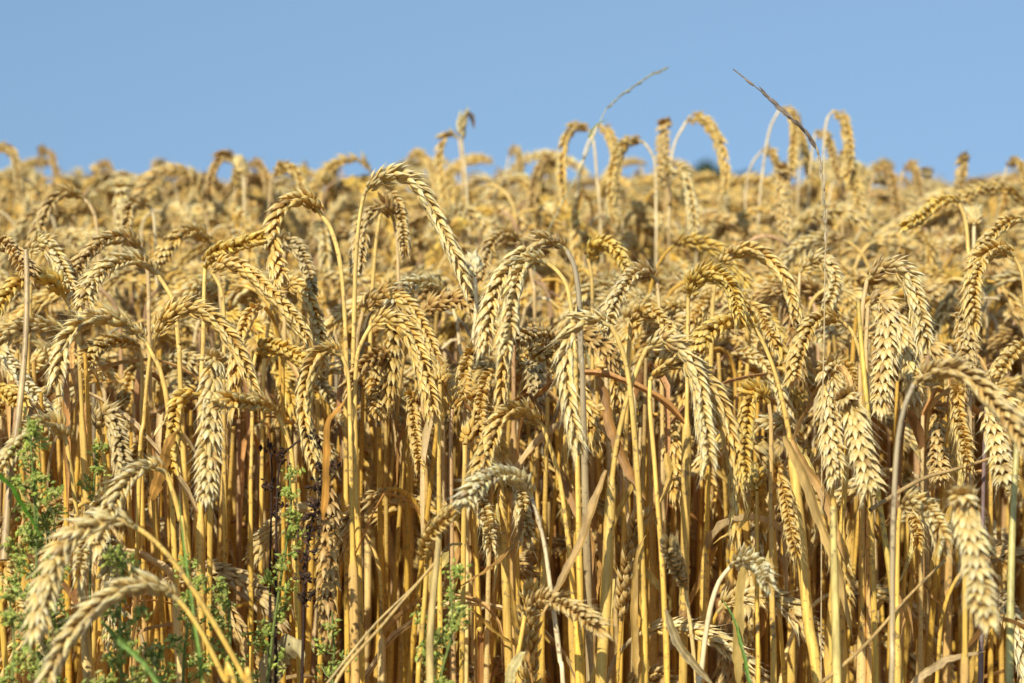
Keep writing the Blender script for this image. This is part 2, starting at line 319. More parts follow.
# ---------------------------------------------------------------- traced stalks
# (description, depth, tone, stem tone, style, stem points or None, ear points)
# style letters: h two rows side by side, f fans facing us, b bristly, p plump smooth, t brown top, a ear leans away, L with leaf, o no leaf
HERO = [
# skyline
('ear curving down at the left end of the skyline',1.55,'tan','tan','h',[(-14,230),(-12,160)],[(-10,150),(0,144),(12,150),(18,170),(22,195)]),
('thin brown ear hooked over the left skyline',1.9,'brown','tan','h',None,[(42,146),(50,150),(56,168),(60,190)]),
('pale stub of an ear upright at far left skyline',1.8,'pale','pale','ao',[(35,240),(35,195)],[(35,190),(35,175),(36,160)]),
('short ear peaking between two skyline dips on the left',2.0,'brown','tan','h',None,[(97,168),(104,160),(112,168),(118,188)]),
('long low arch over a window of blue on the left',1.45,'tan','tan','h',[(214,290),(209,230)],[(205,208),(197,178),(180,167),(160,168),(143,181),(136,196)]),
('brown ear drooping leftward beneath the pale skyline knob',1.5,'brown','tan','ho',[(233,260),(236,180)],[(234,155),(226,150),(217,160),(210,178),(209,200)]),
('pale knob on a straight stem above the left skyline',1.45,'pale','pale','ao',[(246,300),(245,220)],[(243,172),(241,158),(238,149),(234,147)]),
('dark brown ear arching right beside the pale knob',1.55,'brown','tan','h',[(246,250),(246,175)],[(248,160),(257,160),(265,172),(268,190),(270,205)]),
('small neat arch just right of the dark brown arch',1.35,'gold','tan','h',[(268,290),(269,215),(270,182)],[(274,170),(284,163),(296,170),(303,184),(309,205)]),
('wide leaning arch on the skyline above a thin stem',1.6,'gold','pale','h',[(378,240),(374,190)],[(372,170),(362,157),(345,156),(328,164),(317,178),(311,192)]),
('little hooked ear on the skyline left of the upright stub',1.65,'gold','tan','h',[(402,230),(404,170)],[(408,154),(417,150),(427,158),(433,172),(438,190)]),
('thick ear hooked leftward, touching the upright stub',1.5,'gold','tan','h',[(464,260),(462,170)],[(459,134),(450,130),(442,140),(439,162),(443,190),(447,212)]),
('upright pale stub ear with a dark flap on top',1.45,'cream','pale','upxo',[(472,300),(467,190)],[(462,137),(462,124),(463,111)]),
('tiny knobbed ear alone on the mid skyline',1.7,'tan','pale','h',[(500,250),(504,180)],[(509,152),(515,146),(519,156),(521,185)]),
('brown ear leaning left under the double green arch',1.5,'brown','tan','h',[(566,280),(563,190)],[(558,165),(548,157),(538,168),(533,188),(530,208)]),
('tall hook curving left where the grass leaf crosses',1.4,'gold','pale','ho',[(602,260),(597,180),(594,140)],[(590,127),(578,123),(567,134),(562,155),(562,178),(564,198)]),
('tall hook curving right where the grass leaf crosses',1.42,'gold','pale','ho',[(574,260),(578,190),(586,145)],[(598,122),(606,127),(613,142),(616,160),(614,178)]),
('round hook with its stem on the right, skyline centre',1.35,'gold','pale','ho',[(656,300),(656,210),(655,165),(649,145)],[(643,138),(631,137),(620,148),(614,165),(612,188),(614,215)]),
('blunt upright-looking ear hanging straight against the sky',1.42,'tan','tan','ft',None,[(664,120),(663,135),(663,155),(664,180)]),
('great open arch against the sky right of centre',1.4,'gold','pale','ho',[(668,300),(670,185),(674,142)],[(686,118),(698,114),(711,124),(720,142),(725,165),(724,186)]),
('pale ear sliding down right below the blunt ear',1.3,'pale','tan','h',None,[(668,166),(680,168),(688,186),(692,208),(694,232)]),
('small nodding ear on a long curved thin stem',1.5,'gold','pale','ho',[(744,260),(746,190),(752,160)],[(762,147),(771,149),(778,163),(782,180)]),
('tall hanging ear crossed by the dark grass spike',1.45,'gold','pale','ho',[(756,260),(763,170),(770,125)],[(780,105),(789,108),(794,126),(793,150),(792,172)]),
('thin ear dangling right of the tall hanging ear',1.5,'gold','pale','ho',None,[(797,118),(803,138),(808,158),(812,176)]),
('stout ear with a shaggy brown crown under the dangling ear',1.3,'tan','tan','ft',None,[(783,166),(783,185),(784,210),(785,238)]),
('high ear bending right at the start of open sky',1.42,'gold','pale','ho',[(822,250),(823,170),(826,120)],[(833,107),(842,114),(847,130),(849,150),(846,172)]),
('slim ear sloping right below the high bending ear',1.45,'tan','pale','h',[(806,250),(810,170)],[(815,128),(825,132),(833,150),(838,172)]),
('full ear hanging at the foot of the high bending ear',1.4,'gold','tan','f',None,[(846,152),(852,162),(858,185),(862,210)]),
('brown-topped ear left of the V-shaped sky gap',1.5,'brown','tan','hb',[(866,260),(869,195)],[(874,167),(885,166),(893,184),(897,212)]),
('brown-topped ear right of the V-shaped sky gap',1.55,'brown','tan','h',[(900,260),(900,190)],[(903,167),(912,163),(918,180),(922,206)]),
('short dim ear between brown top and blunt column',1.65,'grey','tan','f',None,[(926,168),(930,186),(932,208)]),
('blunt column ear standing up from the right skyline',1.5,'tan','tan','ft',None,[(963,155),(961,172),(957,194)]),
('long ear lying level along the right skyline',1.3,'gold','tan','h',[(1040,280),(1036,230)],[(1028,205),(1010,187),(988,184),(968,190),(955,200)]),
('small hook at the right end of the skyline',1.5,'gold','pale','ho',[(999,260),(1001,190)],[(1007,162),(1015,158),(1024,166),(1029,185)]),
('golden ear reaching left in front of the level ear',1.12,'yellow','gold','hp',[(969,330),(968,250),(965,215)],[(958,198),(944,196),(929,205),(917,215),(906,221)]),
('pale fan-shaped knob below the level ear',1.15,'pale','pale','ao',[(974,320),(974,245)],[(974,222),(973,208),(973,198),(975,194)]),
# left, second row
('dusty ear hooking left high in the left field',1.2,'tan','tan','h',[(101,300),(97,230),(92,205)],[(84,195),(69,189),(54,195),(44,210),(37,228),(33,246)]),
('straight hanging ear below the left skyline arch',1.3,'pale','tan','f',None,[(121,184),(121,200),(122,218),(122,238)]),
('shadowed ear bowed over a thin pale stem',1.2,'tan','pale','h',[(159,330),(156,255),(154,215)],[(150,203),(140,199),(131,206),(127,222),(126,240)]),
('rounded golden arch left of the twin stems hero',1.12,'gold','tan','hp',[(222,320),(218,265)],[(211,240),(197,229),(181,231),(168,242),(160,257)]),
('grey-brown ear arching left above its pale double',1.03,'tan','tan','hb',[(150,380),(149,300),(147,262)],[(143,247),(130,236),(112,235),(96,243),(82,256),(73,272)]),
('pale double arch under the grey-brown ear',.97,'pale','gold','hb',[(182,420),(179,350),(174,305),(167,285)],[(157,270),(142,258),(123,257),(104,265),(90,281),(83,303)]),
('dark weathered ear poking in at the left edge',.95,'brown','grey','ho',[(-30,420),(-25,300)],[(-14,245),(0,240),(13,246),(23,259),(29,271)]),
('pale ear falling right beside the dark weathered ear',1.0,'pale','gold','h',[(28,420),(30,320)],[(30,248),(42,239),(54,249),(63,268),(72,290)]),
('plump golden arch at the left edge with curved base',.94,'yellow','gold','hp',[(83,430),(79,345),(74,312)],[(66,295),(54,278),(38,272),(20,278),(5,291),(-6,310)]),
('long pale arch sweeping left from a yellow base',.92,'pale','gold','hb',[(172,500),(168,410),(160,370),(152,350)],[(146,338),(134,325),(114,315),(91,316),(71,330),(61,352),(57,378),(60,405)]),
('short arch nested inside the long pale arch',.98,'gold','gold','h',[(142,480),(142,400),(142,360)],[(139,346),(125,339),(108,338),(94,346),(87,360)]),
('long arch running right down to the level ear',.93,'gold','gold','h',[(138,520),(144,420),(149,360)],[(154,334),(166,315),(184,304),(202,308),(220,322),(235,342),(246,364),(256,388)]),
('broad bristly ear hanging face-on with brown cap',.86,'pale','gold','fbtW',None,[(214,356),(212,372),(211,400),(210,430),(208,462),(205,494)]),
('plump loose ear just left of the broad bristly ear',.92,'yellow','gold','hp',[(201,600),(202,480),(203,410)],[(200,390),(187,391),(177,404),(174,425),(171,448),(174,472)]),
('nearly level ear pointing left below the long arch',.88,'gold','gold','h',[(296,560),(293,470),(287,432)],[(277,410),(263,401),(246,398),(230,396),(218,400)]),
('fan-like golden base with grey ear hanging behind',.90,'grey','gold','h',[(110,600),(106,480),(102,440)],[(100,430),(99,416),(108,412),(116,428),(120,448),(124,470)]),
('pale bundle base bending left over the green weed',.86,'pale','gold','h',[(84,620),(75,500),(69,455)],[(67,440),(60,424),(44,420),(26,432),(8,452),(-6,474)]),
('washed-out ear slanting right near the left edge',.98,'cream','tan','h',[(-6,480),(-6,390)],[(0,352),(12,362),(26,380),(40,398),(52,420)]),
('stubby yellow ear cut by the left edge',.93,'yellow','gold','hp',[(-40,500),(-36,420)],[(-24,392),(-10,386),(6,388),(20,398)]),
('small dangling ear behind, lit in a dark gap',1.08,'gold','gold','h',None,[(132,366),(126,384),(121,406)]),
('large blurred ear arching left at the lower left',.755,'pale','gold','hbo',[(262,740),(246,683),(206,610),(172,560),(150,533)],[(137,524),(120,516),(97,518),(74,530),(57,553),(46,582),(39,612),(36,645)]),
('large blurred ear below, sloping to the bottom edge',.745,'pale','gold','hbo',[(250,740),(226,683),(203,635),(186,605)],[(178,596),(156,583),(131,584),(106,596),(85,614),(66,638),(51,666),(44,694)]),
('bristly ear tucked behind the large blurred arch',.82,'pale','gold','hbL',[(192,600),(180,520),(172,485)],[(165,468),(151,462),(136,469),(122,483),(111,503),(101,527),(95,550)]),
('faded ear sinking along the lower left edge',.86,'gold','gold','h',None,[(5,565),(12,588),(21,612),(34,640)]),
('buckled ear among weeds left of the grey leaf',.86,'pale','gold','hb',None,[(100,500),(90,520),(84,545),(80,570)]),
# centre left
('tallest foreground arch, its ear falling right',.96,'pale','gold','hLW',[(354,520),(353,420),(354,330),(356,260),(360,212)],[(365,187),(378,176),(396,171),(415,181),(431,204),(444,229),(456,254),(467,284)]),
('shaded ear nested under the tallest foreground arch',1.04,'tan','tan','ht',[(402,400),(399,290),(397,240)],[(394,217),(388,204),(377,206),(366,219),(360,240),(357,264)]),
('straight twin stem with an ear behind the tallest arch',1.06,'tan','gold','h',[(368,560),(369,430),(371,320),(376,240)],[(384,190),(392,194),(399,206),(403,224),(405,246)]),
('golden arch with its stem falling to the right',.97,'gold','gold','hpo',[(346,480),(346,350),(341,270),(332,228)],[(322,212),(309,196),(292,198),(279,209),(272,230),(274,252),(281,276)]),
('thick golden ear bending up towards upper right',.98,'yellow','gold','hp',[(200,460),(203,350),(204,290)],[(205,264),(214,250),(231,243),(250,237),(268,230)]),
('thick golden ear running down to the right',.96,'gold','gold','hp',[(224,460),(224,350),(222,290)],[(212,268),(226,261),(246,267),(263,282),(281,299),(296,317),(307,334)]),
('dark-backed ear tucked under the golden arch',1.04,'grey','tan','h',None,[(284,236),(297,244),(306,262),(313,286)]),
('tapering ear ending beside the paired stems',1.0,'gold','gold','hp',[(262,460),(265,360),(270,310)],[(276,286),(288,280),(303,289),(313,309),(320,334),(323,358)]),
('sideways golden ear below the tapering ear',.95,'yellow','gold','hp',[(251,560),(252,440),(253,370)],[(256,350),(270,343),(287,347),(303,357),(314,366)]),
('tidy braid-like ear hanging straight left of twin stems',.90,'gold','gold','hW',[(352,520),(350,420),(348,370)],[(342,352),(329,345),(316,357),(308,378),(305,405),(309,435),(317,466)]),
('pale stub of ear right of the braid-like ear',1.03,'pale','gold','h',None,[(322,380),(330,392),(340,406),(349,424)]),
('ear arching right from the grey bent stem',.92,'gold','gold','hoW',[(362,740),(360,600),(356,470),(355,400),(357,358),(363,336)],[(371,322),(387,315),(402,322),(413,338),(421,360),(428,385),(432,410)]),
('brown-based ear arching over the grey bent stem ear',1.0,'gold','tan','ht',[(352,480),(354,380),(358,330)],[(363,308),(371,298),(386,292),(402,298),(416,313),(428,336),(438,360)]),
('whitish ear with a whitish curved stem, centre left',1.04,'cream','pale','ho',[(464,430),(460,350),(456,315)],[(448,293),(434,281),(418,278),(402,285),(391,298)]),
('golden knob on a straight stem at the centre',.90,'gold','gold','aoW',[(441,740),(440,600),(439,480),(440,400)],[(440,380),(439,366),(437,352),(440,344)]),
('lower golden knob with ear bent away right',.91,'gold','rose','aoW',[(454,740),(452,600),(451,480),(451,425)],[(452,405),(455,393),(467,386),(478,374),(486,360)]),
('lowest golden knob beside the two taller knobs',.89,'gold','gold','aoW',[(461,740),(463,600),(464,490),(465,455)],[(465,441),(469,428),(482,420),(495,416),(506,420)]),
('pale starry knob under the tip of the tallest arch',1.0,'cream','pale','ao',[(468,460),(469,380),(475,320),(476,290)],[(475,273),(472,259),(468,248),(470,242)]),
('bristly ear with dark bent stem hanging at centre',.89,'pale','grey','hbtoW',[(584,440),(581,360),(579,300),(574,262)],[(566,246),(551,237),(533,241),(513,258),(497,282),(488,310),(484,345)]),
('bristly twin ear hanging just right at centre',.87,'pale','gold','hboW',[(577,440),(574,340),(568,290),(558,268)],[(547,259),(532,256),(520,270),(513,295),(509,322),(505,350)]),
('dim arch just above the bristly centre pair',1.14,'tan','tan','h',[(536,360),(533,280)],[(522,238),(507,231),(492,239),(484,256),(480,276)]),
('yellow-based ear on a smooth yellow curved stem',1.05,'yellow','gold','hp',[(593,440),(592,340),(592,280)],[(588,254),(598,241),(612,243),(623,256),(631,274)]),
('long whiskery ear curving left then straight down',.86,'pale','gold','hboW',[(646,740),(642,560),(634,430),(627,370),(619,338)],[(611,322),(597,315),(581,319),(570,333),(566,356),(567,385),(572,415),(578,442),(584,466)]),
('grey ear in shade behind the whiskery ear',1.0,'grey','tan','f',None,[(541,332),(537,350),(535,375),(535,402)]),
('short ear crossing a slanting yellow stem',.96,'tan','gold','h',[(566,460),(562,380)],[(558,342),(546,332),(532,330),(519,337)]),
('drooping arch left of a slanting foreground stem',.88,'gold','gold','hoW',[(580,740),(574,600),(563,500),(554,455)],[(543,423),(531,411),(515,407),(501,415),(492,432),(483,455),(474,477)]),
('white arch on a white curved stem, lower centre',.84,'cream','white','hboW',[(566,740),(560,660),(552,600),(545,548),(538,515)],[(531,492),(519,476),(503,471),(486,475),(473,486),(464,499)]),
('short ragged tail ear under the white arch, right',.93,'pale','gold','hb',None,[(519,478),(521,496),(525,520),(527,540)]),
('short ragged tail ear under the white arch, left',.94,'pale','gold','hb',None,[(480,488),(484,506),(489,524),(490,540)]),
('small ear leaning up beside a broken stem',.84,'gold','gold','ho',[(416,740),(420,660),(425,590)],[(427,560),(427,545),(431,530),(440,520),(452,508)]),
('low dull ear lying level near the bottom centre',.84,'tan','tan','hboW',[(504,740),(511,690),(519,645)],[(525,611),(540,598),(560,600),(580,609),(599,624)]),
# centre right
('thick yellow arch on a short bright stem',.92,'yellow','gold','hbW',[(686,480),(687,380),(688,320)],[(688,293),(694,278),(709,270),(724,276),(734,292),(740,314)]),
('even golden arch behind the thick yellow arch',1.03,'gold','gold','hp',[(710,400),(712,320),(714,285)],[(719,262),(734,249),(754,248),(774,261),(787,280),(794,302),(798,326)]),
('brown-capped fuzzy ear left of the thick yellow arch',1.0,'pale','tan','hbt',[(662,420),(661,330)],[(657,277),(645,268),(631,274),(619,289),(610,307),(606,325)]),
('plump ear reaching right above the twin hanging ears',.98,'gold','gold','hp',[(626,440),(628,360)],[(631,318),(645,308),(660,315),(671,329),(680,346)]),
('left of the two long hanging ears, right centre',.86,'pale','gold','hbW',[(598,740),(606,600),(612,480),(624,410),(637,366)],[(646,345),(661,336),(679,344),(691,361),(699,385),(703,412),(707,442),(708,474)]),
('right and longer of the two long hanging ears',.88,'gold','gold','hbW',[(668,740),(664,600),(655,470),(650,405)],[(650,376),(663,362),(681,361),(699,370),(714,388),(724,412),(731,440),(736,472),(737,502),(735,531)]),
('level golden ear on a stem curving down right',.90,'yellow','gold','hpLW',[(822,740),(808,620),(799,520),(790,440),(777,380),(766,345)],[(755,323),(740,317),(722,319),(707,329),(698,345)]),
('ear half hidden right of the level golden ear',1.0,'gold','gold','h',None,[(746,300),(760,309),(770,326),(778,348)]),
('rough greenish-gold ear hanging from a fuzzy cap',.89,'yellow','tan','hboW',[(774,740),(772,600),(771,480),(771,420)],[(769,399),(758,388),(749,402),(746,425),(744,450),(746,476)]),
('yellow knob at mid height with splayed husks',.92,'yellow','gold','ao',[(758,740),(757,600),(757,510)],[(757,487),(756,474),(758,464),(762,458)]),
('ear hooking left from a thin looped yellow stem',.90,'gold','gold','hoW',[(876,740),(872,560),(867,430),(862,365),(853,330)],[(843,318),(828,314),(813,320),(803,335),(797,354),(793,376)]),
('ragged pale ear bowed beside the looped stem',1.05,'pale','tan','hb',[(796,420),(797,320)],[(800,268),(814,256),(827,261),(834,276),(830,296),(822,312)]),
('left of two spiky ears under brown caps, right',.92,'pale','tan','fbt',[(870,520),(866,360)],[(868,302),(878,294),(886,304),(887,330),(884,362),(881,400)]),
('taller spiky ear curving over its shorter neighbour',.92,'pale','tan','hbtW',[(862,520),(860,380),(862,310)],[(867,276),(884,263),(902,267),(912,284),(919,308),(924,336),(926,362)]),
('left of the hanging face-on pair at right centre',.88,'pale','gold','fbtW',None,[(828,364),(829,384),(829,410),(832,440),(836,474)]),
('right of the hanging face-on pair at right centre',.86,'pale','gold','fbtW',None,[(846,394),(852,404),(857,426),(863,452),(870,480),(877,504)]),
('grey-stemmed arch running off the right edge',.77,'tan','grey','hboW',[(890,740),(892,640),(893,530),(897,450),(904,405)],[(914,380),(932,369),(954,367),(975,378),(991,394),(1007,412),(1022,432),(1034,456)]),
('bristly ear hanging under the right edge arch',.88,'pale','purple','fboW',[(979,740),(981,600),(984,460)],[(986,404),(991,418),(997,440),(1003,466),(1010,494)]),
('thin ear hanging left of the purple stem',.92,'gold','gold','hb',None,[(957,388),(958,408),(963,434),(968,462)]),
('heavy blurred ear hanging low at the right',.74,'pale','gold','fbtW',None,[(963,494),(967,515),(974,545),(979,578),(986,614)]),
('short drooping ear left of the heavy low ear',.84,'pale','gold','hb',[(896,700),(897,600),(898,530)],[(900,504),(912,498),(926,506),(937,521),(944,541)]),
('pale ear curving left below the right skyline',.91,'gold','gold','hb',[(1030,420),(1026,330),(1023,275)],[(1014,252),(1000,246),(985,252),(976,270),(972,292),(974,318)]),
('ear slanting left above the right middle field',1.02,'gold','tan','h',[(1040,330),(1036,250)],[(1024,217),(1008,219),(992,231),(980,248),(972,268)]),
('brown-capped ear below the curving right ear',.96,'tan','tan','fbt',None,[(963,312),(966,328),(968,348),(969,372)]),
('stout golden ear entering from the right edge',.90,'gold','gold','hp',[(1050,500),(1046,400)],[(1036,350),(1020,346),(1006,356),(996,372)]),
('weak drooping ear in the shade right of the knob',.90,'gold','gold','hb',None,[(776,468),(784,488),(790,515),(796,548)]),
('small upward ear in shadow at the lower centre',.86,'grey','pale','hoW',[(698,740),(694,660),(689,610)],[(685,583),(680,568),(673,553),(667,540)]),
('whitish looped stem and ear at the lower right centre',.85,'cream','white','hoW',[(694,740),(700,683),(708,620),(718,580)],[(731,562),(745,556),(759,563),(768,580)]),
('ragged ear hanging at the lower right beside brown leaf',.95,'gold','gold','hb',None,[(905,470),(911,490),(915,515),(918,540)]),
('straight ear hanging right of the grey-stemmed arch base',.98,'tan','gold','fb',None,[(935,405),(936,425),(938,450),(941,475)]),
('half-hidden ear hanging left of paired stems',1.0,'gold','gold','f',None,[(375,362),(376,385),(378,410)]),
('ear hanging behind the centre knobs',.97,'gold','gold','h',None,[(412,395),(414,418),(417,440),(420,462)]),
('ear slipping down between the knobs and bristly pair',.95,'gold','gold','hb',None,[(470,350),(463,372),(461,395)]),
('pendent ear lit above the white arch',.93,'gold','gold','hb',[(505,560),(500,450)],[(497,370),(488,376),(482,392),(479,412),(478,432)]),
]
def make_hero(h, idx):
    desc, d, tone, stone, style, S, E = h
    g = np.random.default_rng(1000 + idx)
    E = [(x, y + 4) for x, y in E]; S = [(x, y + (4 if k == len(S) - 1 else 0)) for k, (x, y) in enumerate(S)] if S else S
    E = smooth(E, 50); m_px = d / FPX; L2 = arclen(E)[-1] * m_px
    away = 'a' in style
    Lw = max(L2 * 1.02, g.uniform(.080, .094) if not ('u' in style) else L2 * 1.04)
    if 'a' in style: Lw = max(L2 * 1.05, .075)
    dz = math.sqrt(max(0, Lw**2 - L2**2)); dz = min(dz, .06)
    u = np.linspace(0, 1, 50)
    dep = d + (dz if away else -dz) * (u ** 1.2) * (1 if away else .9)
    if not away: dep = dep + dz * .4
    EP = np.array([at(E[k, 0], E[k, 1], dep[k]) for k in range(50)])
    if away:  # past the visible knob the ear falls over behind
        k0 = 50; drop = np.clip((u - .45) / .55, 0, 1) ** 2 * .03; EP[:, 2] -= drop
    if S is None:      # seen head-on: the ear comes over from behind before it hangs
        x, y = E[0]; bk = EP[0]; EP = smooth([at(x + g.uniform(-3, 3), y + 13 / d, dep[0] + .021), at(x + 1, y + 1.5, dep[0] + .013), bk] + [EP[k] for k in range(7, 50, 7)], 50)
    base = EP[0]; dep0 = dep[0] + (.021 if S is None else 0)
    if S is None:      # stem rises behind and hooks over towards us
        back = dep0 + g.uniform(.006, .016); x, y = E[0]; sx = g.uniform(-5, 5) / d
        g0 = at(x + sx, y + 60, back + .006); top = at(x + sx * .3, y + 22, back - .001)
        low = g0 + np.array([g.normal(0, .012), .01, 0]) - np.array([0, 0, .30])
        mid = g0; pts = [np.array([low[0], low[1], 0]), low, mid, at(x + sx * .7, y + 36, back), top, base]
    else:
        pts = [at(x, y, dep[0]) for x, y in S]; v = pts[0] - pts[1]; slope = np.clip(v[:2] / max(abs(v[2]), .02), -.35, .35)
        z0 = pts[0][2]; q = pts[0].copy(); m = np.array([q[0] + slope[0] * z0 * .30, q[1] + .004, z0 * .55])
        q0 = np.array([m[0] + slope[0] * z0 * .10, m[1] + .004, 0]); pts = [q0, m] + pts + [base]
    P = densify(smooth(pts, 500))
    view = nrm(EP[25] - CP); t = nrm(EP[30] - EP[20]); side = nrm(np.cross(t, view))
    roll = (R(90) if 'f' in style or ('a' in style) else R(18)) + g.normal(0, .22)
    # reference is given at the ear's start: carry the wanted mid-ear direction back along the curve
    want = side * math.cos(roll) + view * math.sin(roll)
    Tb, Bb, _ = frames(EP[:26][::-1], want); ref = Bb[-1]
    br = .85 if 'b' in style else (.12 if 'p' in style else .42)
    fat = (1.12 if 'p' in style else 1.0) * (.92 if 'u' in style else 1)
    leaf = False if 'o' in style else (True if 'L' in style else None)
    word = {'gold': 'golden', 'yellow': 'yellow-gold', 'tan': 'tan', 'pale': 'pale gold', 'cream': 'cream', 'brown': 'brown', 'grey': 'greyish'}[tone]
    def extra(e, b0):
        if 'x' in style:
            q = [at(464, 110, dep[0]), at(469, 113, dep[0]), at(473, 121, dep[0]), at(474, 128, dep[0])]
            Pq = smooth(q, 8); mesh_obj('dry_flap', *_off(ribbon(Pq, np.array([.0005, .001, .0016, .002, .002, .0018, .0012, .0005]), (1, .3, .3), np.array((.16, .12, .09)), .5), b0), M_leaf, e)
    return stalk_object(P, EP, ref, tone, stone, f'{word} wheat stalk: {desc}', g, 0 if d < 1.25 else 1, br, fat, leaf, .28 if 't' in style else 0,
                        g.uniform(.0011, .0015) if d > 1.25 else .0016 if d < .79 else g.uniform(.0021, .0027) if 'W' in style else g.uniform(.0017, .0024), .0009 if d > 1.25 else .00105, extra)
anchors = []
for k, h in enumerate(HERO):
    make_hero(h, k)
    e = np.array(h[6], float); anchors.append((e.mean(0), h[1], h[0]))

# ---------------------------------------------------------------- the other single stalks, set behind and between the traced ones
def height(g, d):     # tops of the ears: an even crop with a few short ones
    z = CAMZ - .040 + g.normal(0, .028) - (g.random() < .42) * g.uniform(.03, .13)
    return min(z, CAMZ + .014 if d > 1.4 else CAMZ - .03 if d > 1.22 else CAMZ - .055)
NF = 300 - len(HERO)
spots = []
tries = 0
while len(spots) < NF and tries < 20000:
    tries += 1
    d = math.sqrt(rng.uniform(1.07**2, 1.62**2)) if len(spots) > 85 else rng.uniform(.95, 1.2)
    x = rng.uniform(-.29, .29) * d
    if all((x - a)**2 + (d - b)**2 < 9 and math.hypot(x - a, d - b) > (.019 if d > 1.15 else .016) for a, b in spots): spots.append((x, d))
DIRW = [(-1, 0, 'left of'), (1, 0, 'right of'), (0, -1, 'above'), (0, 1, 'below')]
tone_p = (['gold', 'tan', 'pale', 'yellow', 'brown', 'grey', 'cream'], [.27, .22, .30, .07, .05, .02, .07])
stem_p = (['gold', 'deep', 'tan', 'rose', 'pale', 'grey'], [.38, .20, .18, .10, .11, .03])
cands = []
for k, (x, d) in enumerate(spots):
    g = np.random.default_rng(5000 + k); az = g.uniform(0, 2 * math.pi) if g.random() < .35 else g.choice([0, math.pi, -math.pi / 2]) + g.normal(0, .5)
    H = height(g, d) - (.05 + .10 * g.random() if k <= 85 else 0)
    S, E, kind = stalk_curves(g, H, az); b = np.array([x, d, 0.]); S = S + b; E = E + b
    ex, ey, ed = px(E[12]); dx = px(E[-1])[0] - px(E[0])[0]
    tone = str(g.choice(tone_p[0], p=tone_p[1])); stone = str(g.choice(stem_p[0], p=stem_p[1]))
    word = {'gold': 'golden', 'yellow': 'yellow', 'tan': 'tan', 'pale': 'pale', 'cream': 'cream', 'brown': 'brown', 'grey': 'grey'}[tone]
    shape = 'upright' if kind == 'up' else ('straight-hanging' if abs(dx) < 18 else ('left-bent' if dx < 0 else 'right-bent'))
    order = sorted(range(len(anchors)), key=lambda q: np.hypot(anchors[q][0][0] - ex, (anchors[q][0][1] - ey)))
    lab = None
    for q in order[:12]:
        a = anchors[q]; vx, vy = ex - a[0][0], ey - a[0][1]
        rel = ('right of' if vx > 0 else 'left of') if abs(vx) > abs(vy) else ('below' if vy > 0 else 'above')
        w_ = a[2].split(); ref = ' '.join(w_) 
        for mod in ('small ', 'smaller ', ''):
            if mod and ed < 1.5 if mod == 'smaller ' else (mod == 'small ' and ed < 1.25): continue
            t_ = f'{mod}{word} {shape} wheat {rel} {ref}'
            if t_ not in USED and len(t_.split()) <= 16: lab = t_; break
        if lab: break
    if lab is None: lab = f'{word} {shape} wheat stalk standing among the others'
    s = densify(S); ref = nrm(np.array([g.normal(), g.normal(), g.normal()]))
    stalk_object(s, E, ref, tone, stone, lab, g, 0 if d < 1.1 else 1, g.uniform(.1, .95), g.uniform(.94, 1.1), None, .25 * (g.random() < .3), g.uniform(.0017, .0024))
print('DUPES', len(DUPES), DUPES[:5], 'fillers', len(spots))

# ---------------------------------------------------------------- the rest of the crop: one mass
def library(n, lod, seed, tilt_leaf=.5):
    lib = []
    for k in range(n):
        g = np.random.default_rng(seed + k); H = CAMZ - .018
        S, E, kind = stalk_curves(g, H, 0.0)
        tone = str(g.choice(tone_p[0], p=tone_p[1])); stone = str(g.choice(stem_p[0], p=stem_p[1]))
        ps = [stem_arrays(densify(S)[::(3 if lod < 2 else 5)], g, stone, 6 if lod < 2 else 4, .0011, g.uniform(.0017, .0024), None),
              ear_arrays(E, nrm(g.normal(size=3)), tone, g, lod, g.uniform(.1, .9), 1.0)]
        if g.random() < tilt_leaf: ps.append(leaf_arrays(S[9], g.uniform(0, 6.28), g, g.uniform(.08, .18), 1, 1))
        lib.append(join(ps))
    return lib
def scatter(name, spots, lib, g, label, jit=.026, nlow=0, extra=()):
    out = list(extra)
    for q, (x, y) in enumerate(spots):
        V, F, c = lib[g.integers(0, len(lib))]; a = g.uniform(0, 2 * math.pi); ca, sa = math.cos(a), math.sin(a)
        dz = min(g.normal(-.008, jit), (.046 if y > 1.75 else .026) if y > 1.5 else (.004 if y > 1.4 else -.035)) - (g.random() < .35) * g.uniform(.02, .15); dz = -g.uniform(.035, .115) if q < nlow else dz; s = 1 + dz / .86
        W = np.stack([V[:, 0] * ca - V[:, 1] * sa + x, V[:, 0] * sa + V[:, 1] * ca + y, V[:, 2] * s], 1)
        h = g.normal(1, .06); out.append((W, F, np.clip(c * h, .01, .9)))
    V, F, c = join(out); o = mesh_obj(name, V, F, c, M_husk); o['kind'] = 'stuff'; o['label'] = label; o['category'] = 'wheat crop'
    return o
g = np.random.default_rng(99)
def tiller(x, d, g):      # a side shoot that ends among the leaves and ears above it
    z = CAMZ - g.uniform(.075, .13) * d / 1.05; lx, ly = g.normal(0, .028), g.normal(0, .02)
    P = smooth([(x, d, 0), (x + lx * .3 + g.normal(0, .003), d + ly * .3, z * .4), (x + lx * .75, d + ly * .7, z * .8), (x + lx, d + ly, z)], 46)
    ps = [stem_arrays(P, g, str(g.choice(['gold', 'deep', 'tan', 'pale'], p=[.45, .35, .12, .08])), 7, g.uniform(.0009, .0012), g.uniform(.0018, .0026), g.uniform(.55, .70))]
    if g.random() < .55: ps.append(leaf_arrays(P[-2], g.uniform(0, 6.28), g, g.uniform(.05, .12), 1, 1))
    return join(ps)
def zone(n, d0, d1, half):
    r = []
    while len(r) < n:
        d = math.sqrt(g.uniform(d0**2, d1**2)); a = g.uniform(-half, half); r.append((d * a, d))
    return r
lib1 = library(26, 1, 20000); lib2 = library(30, 2, 30000)
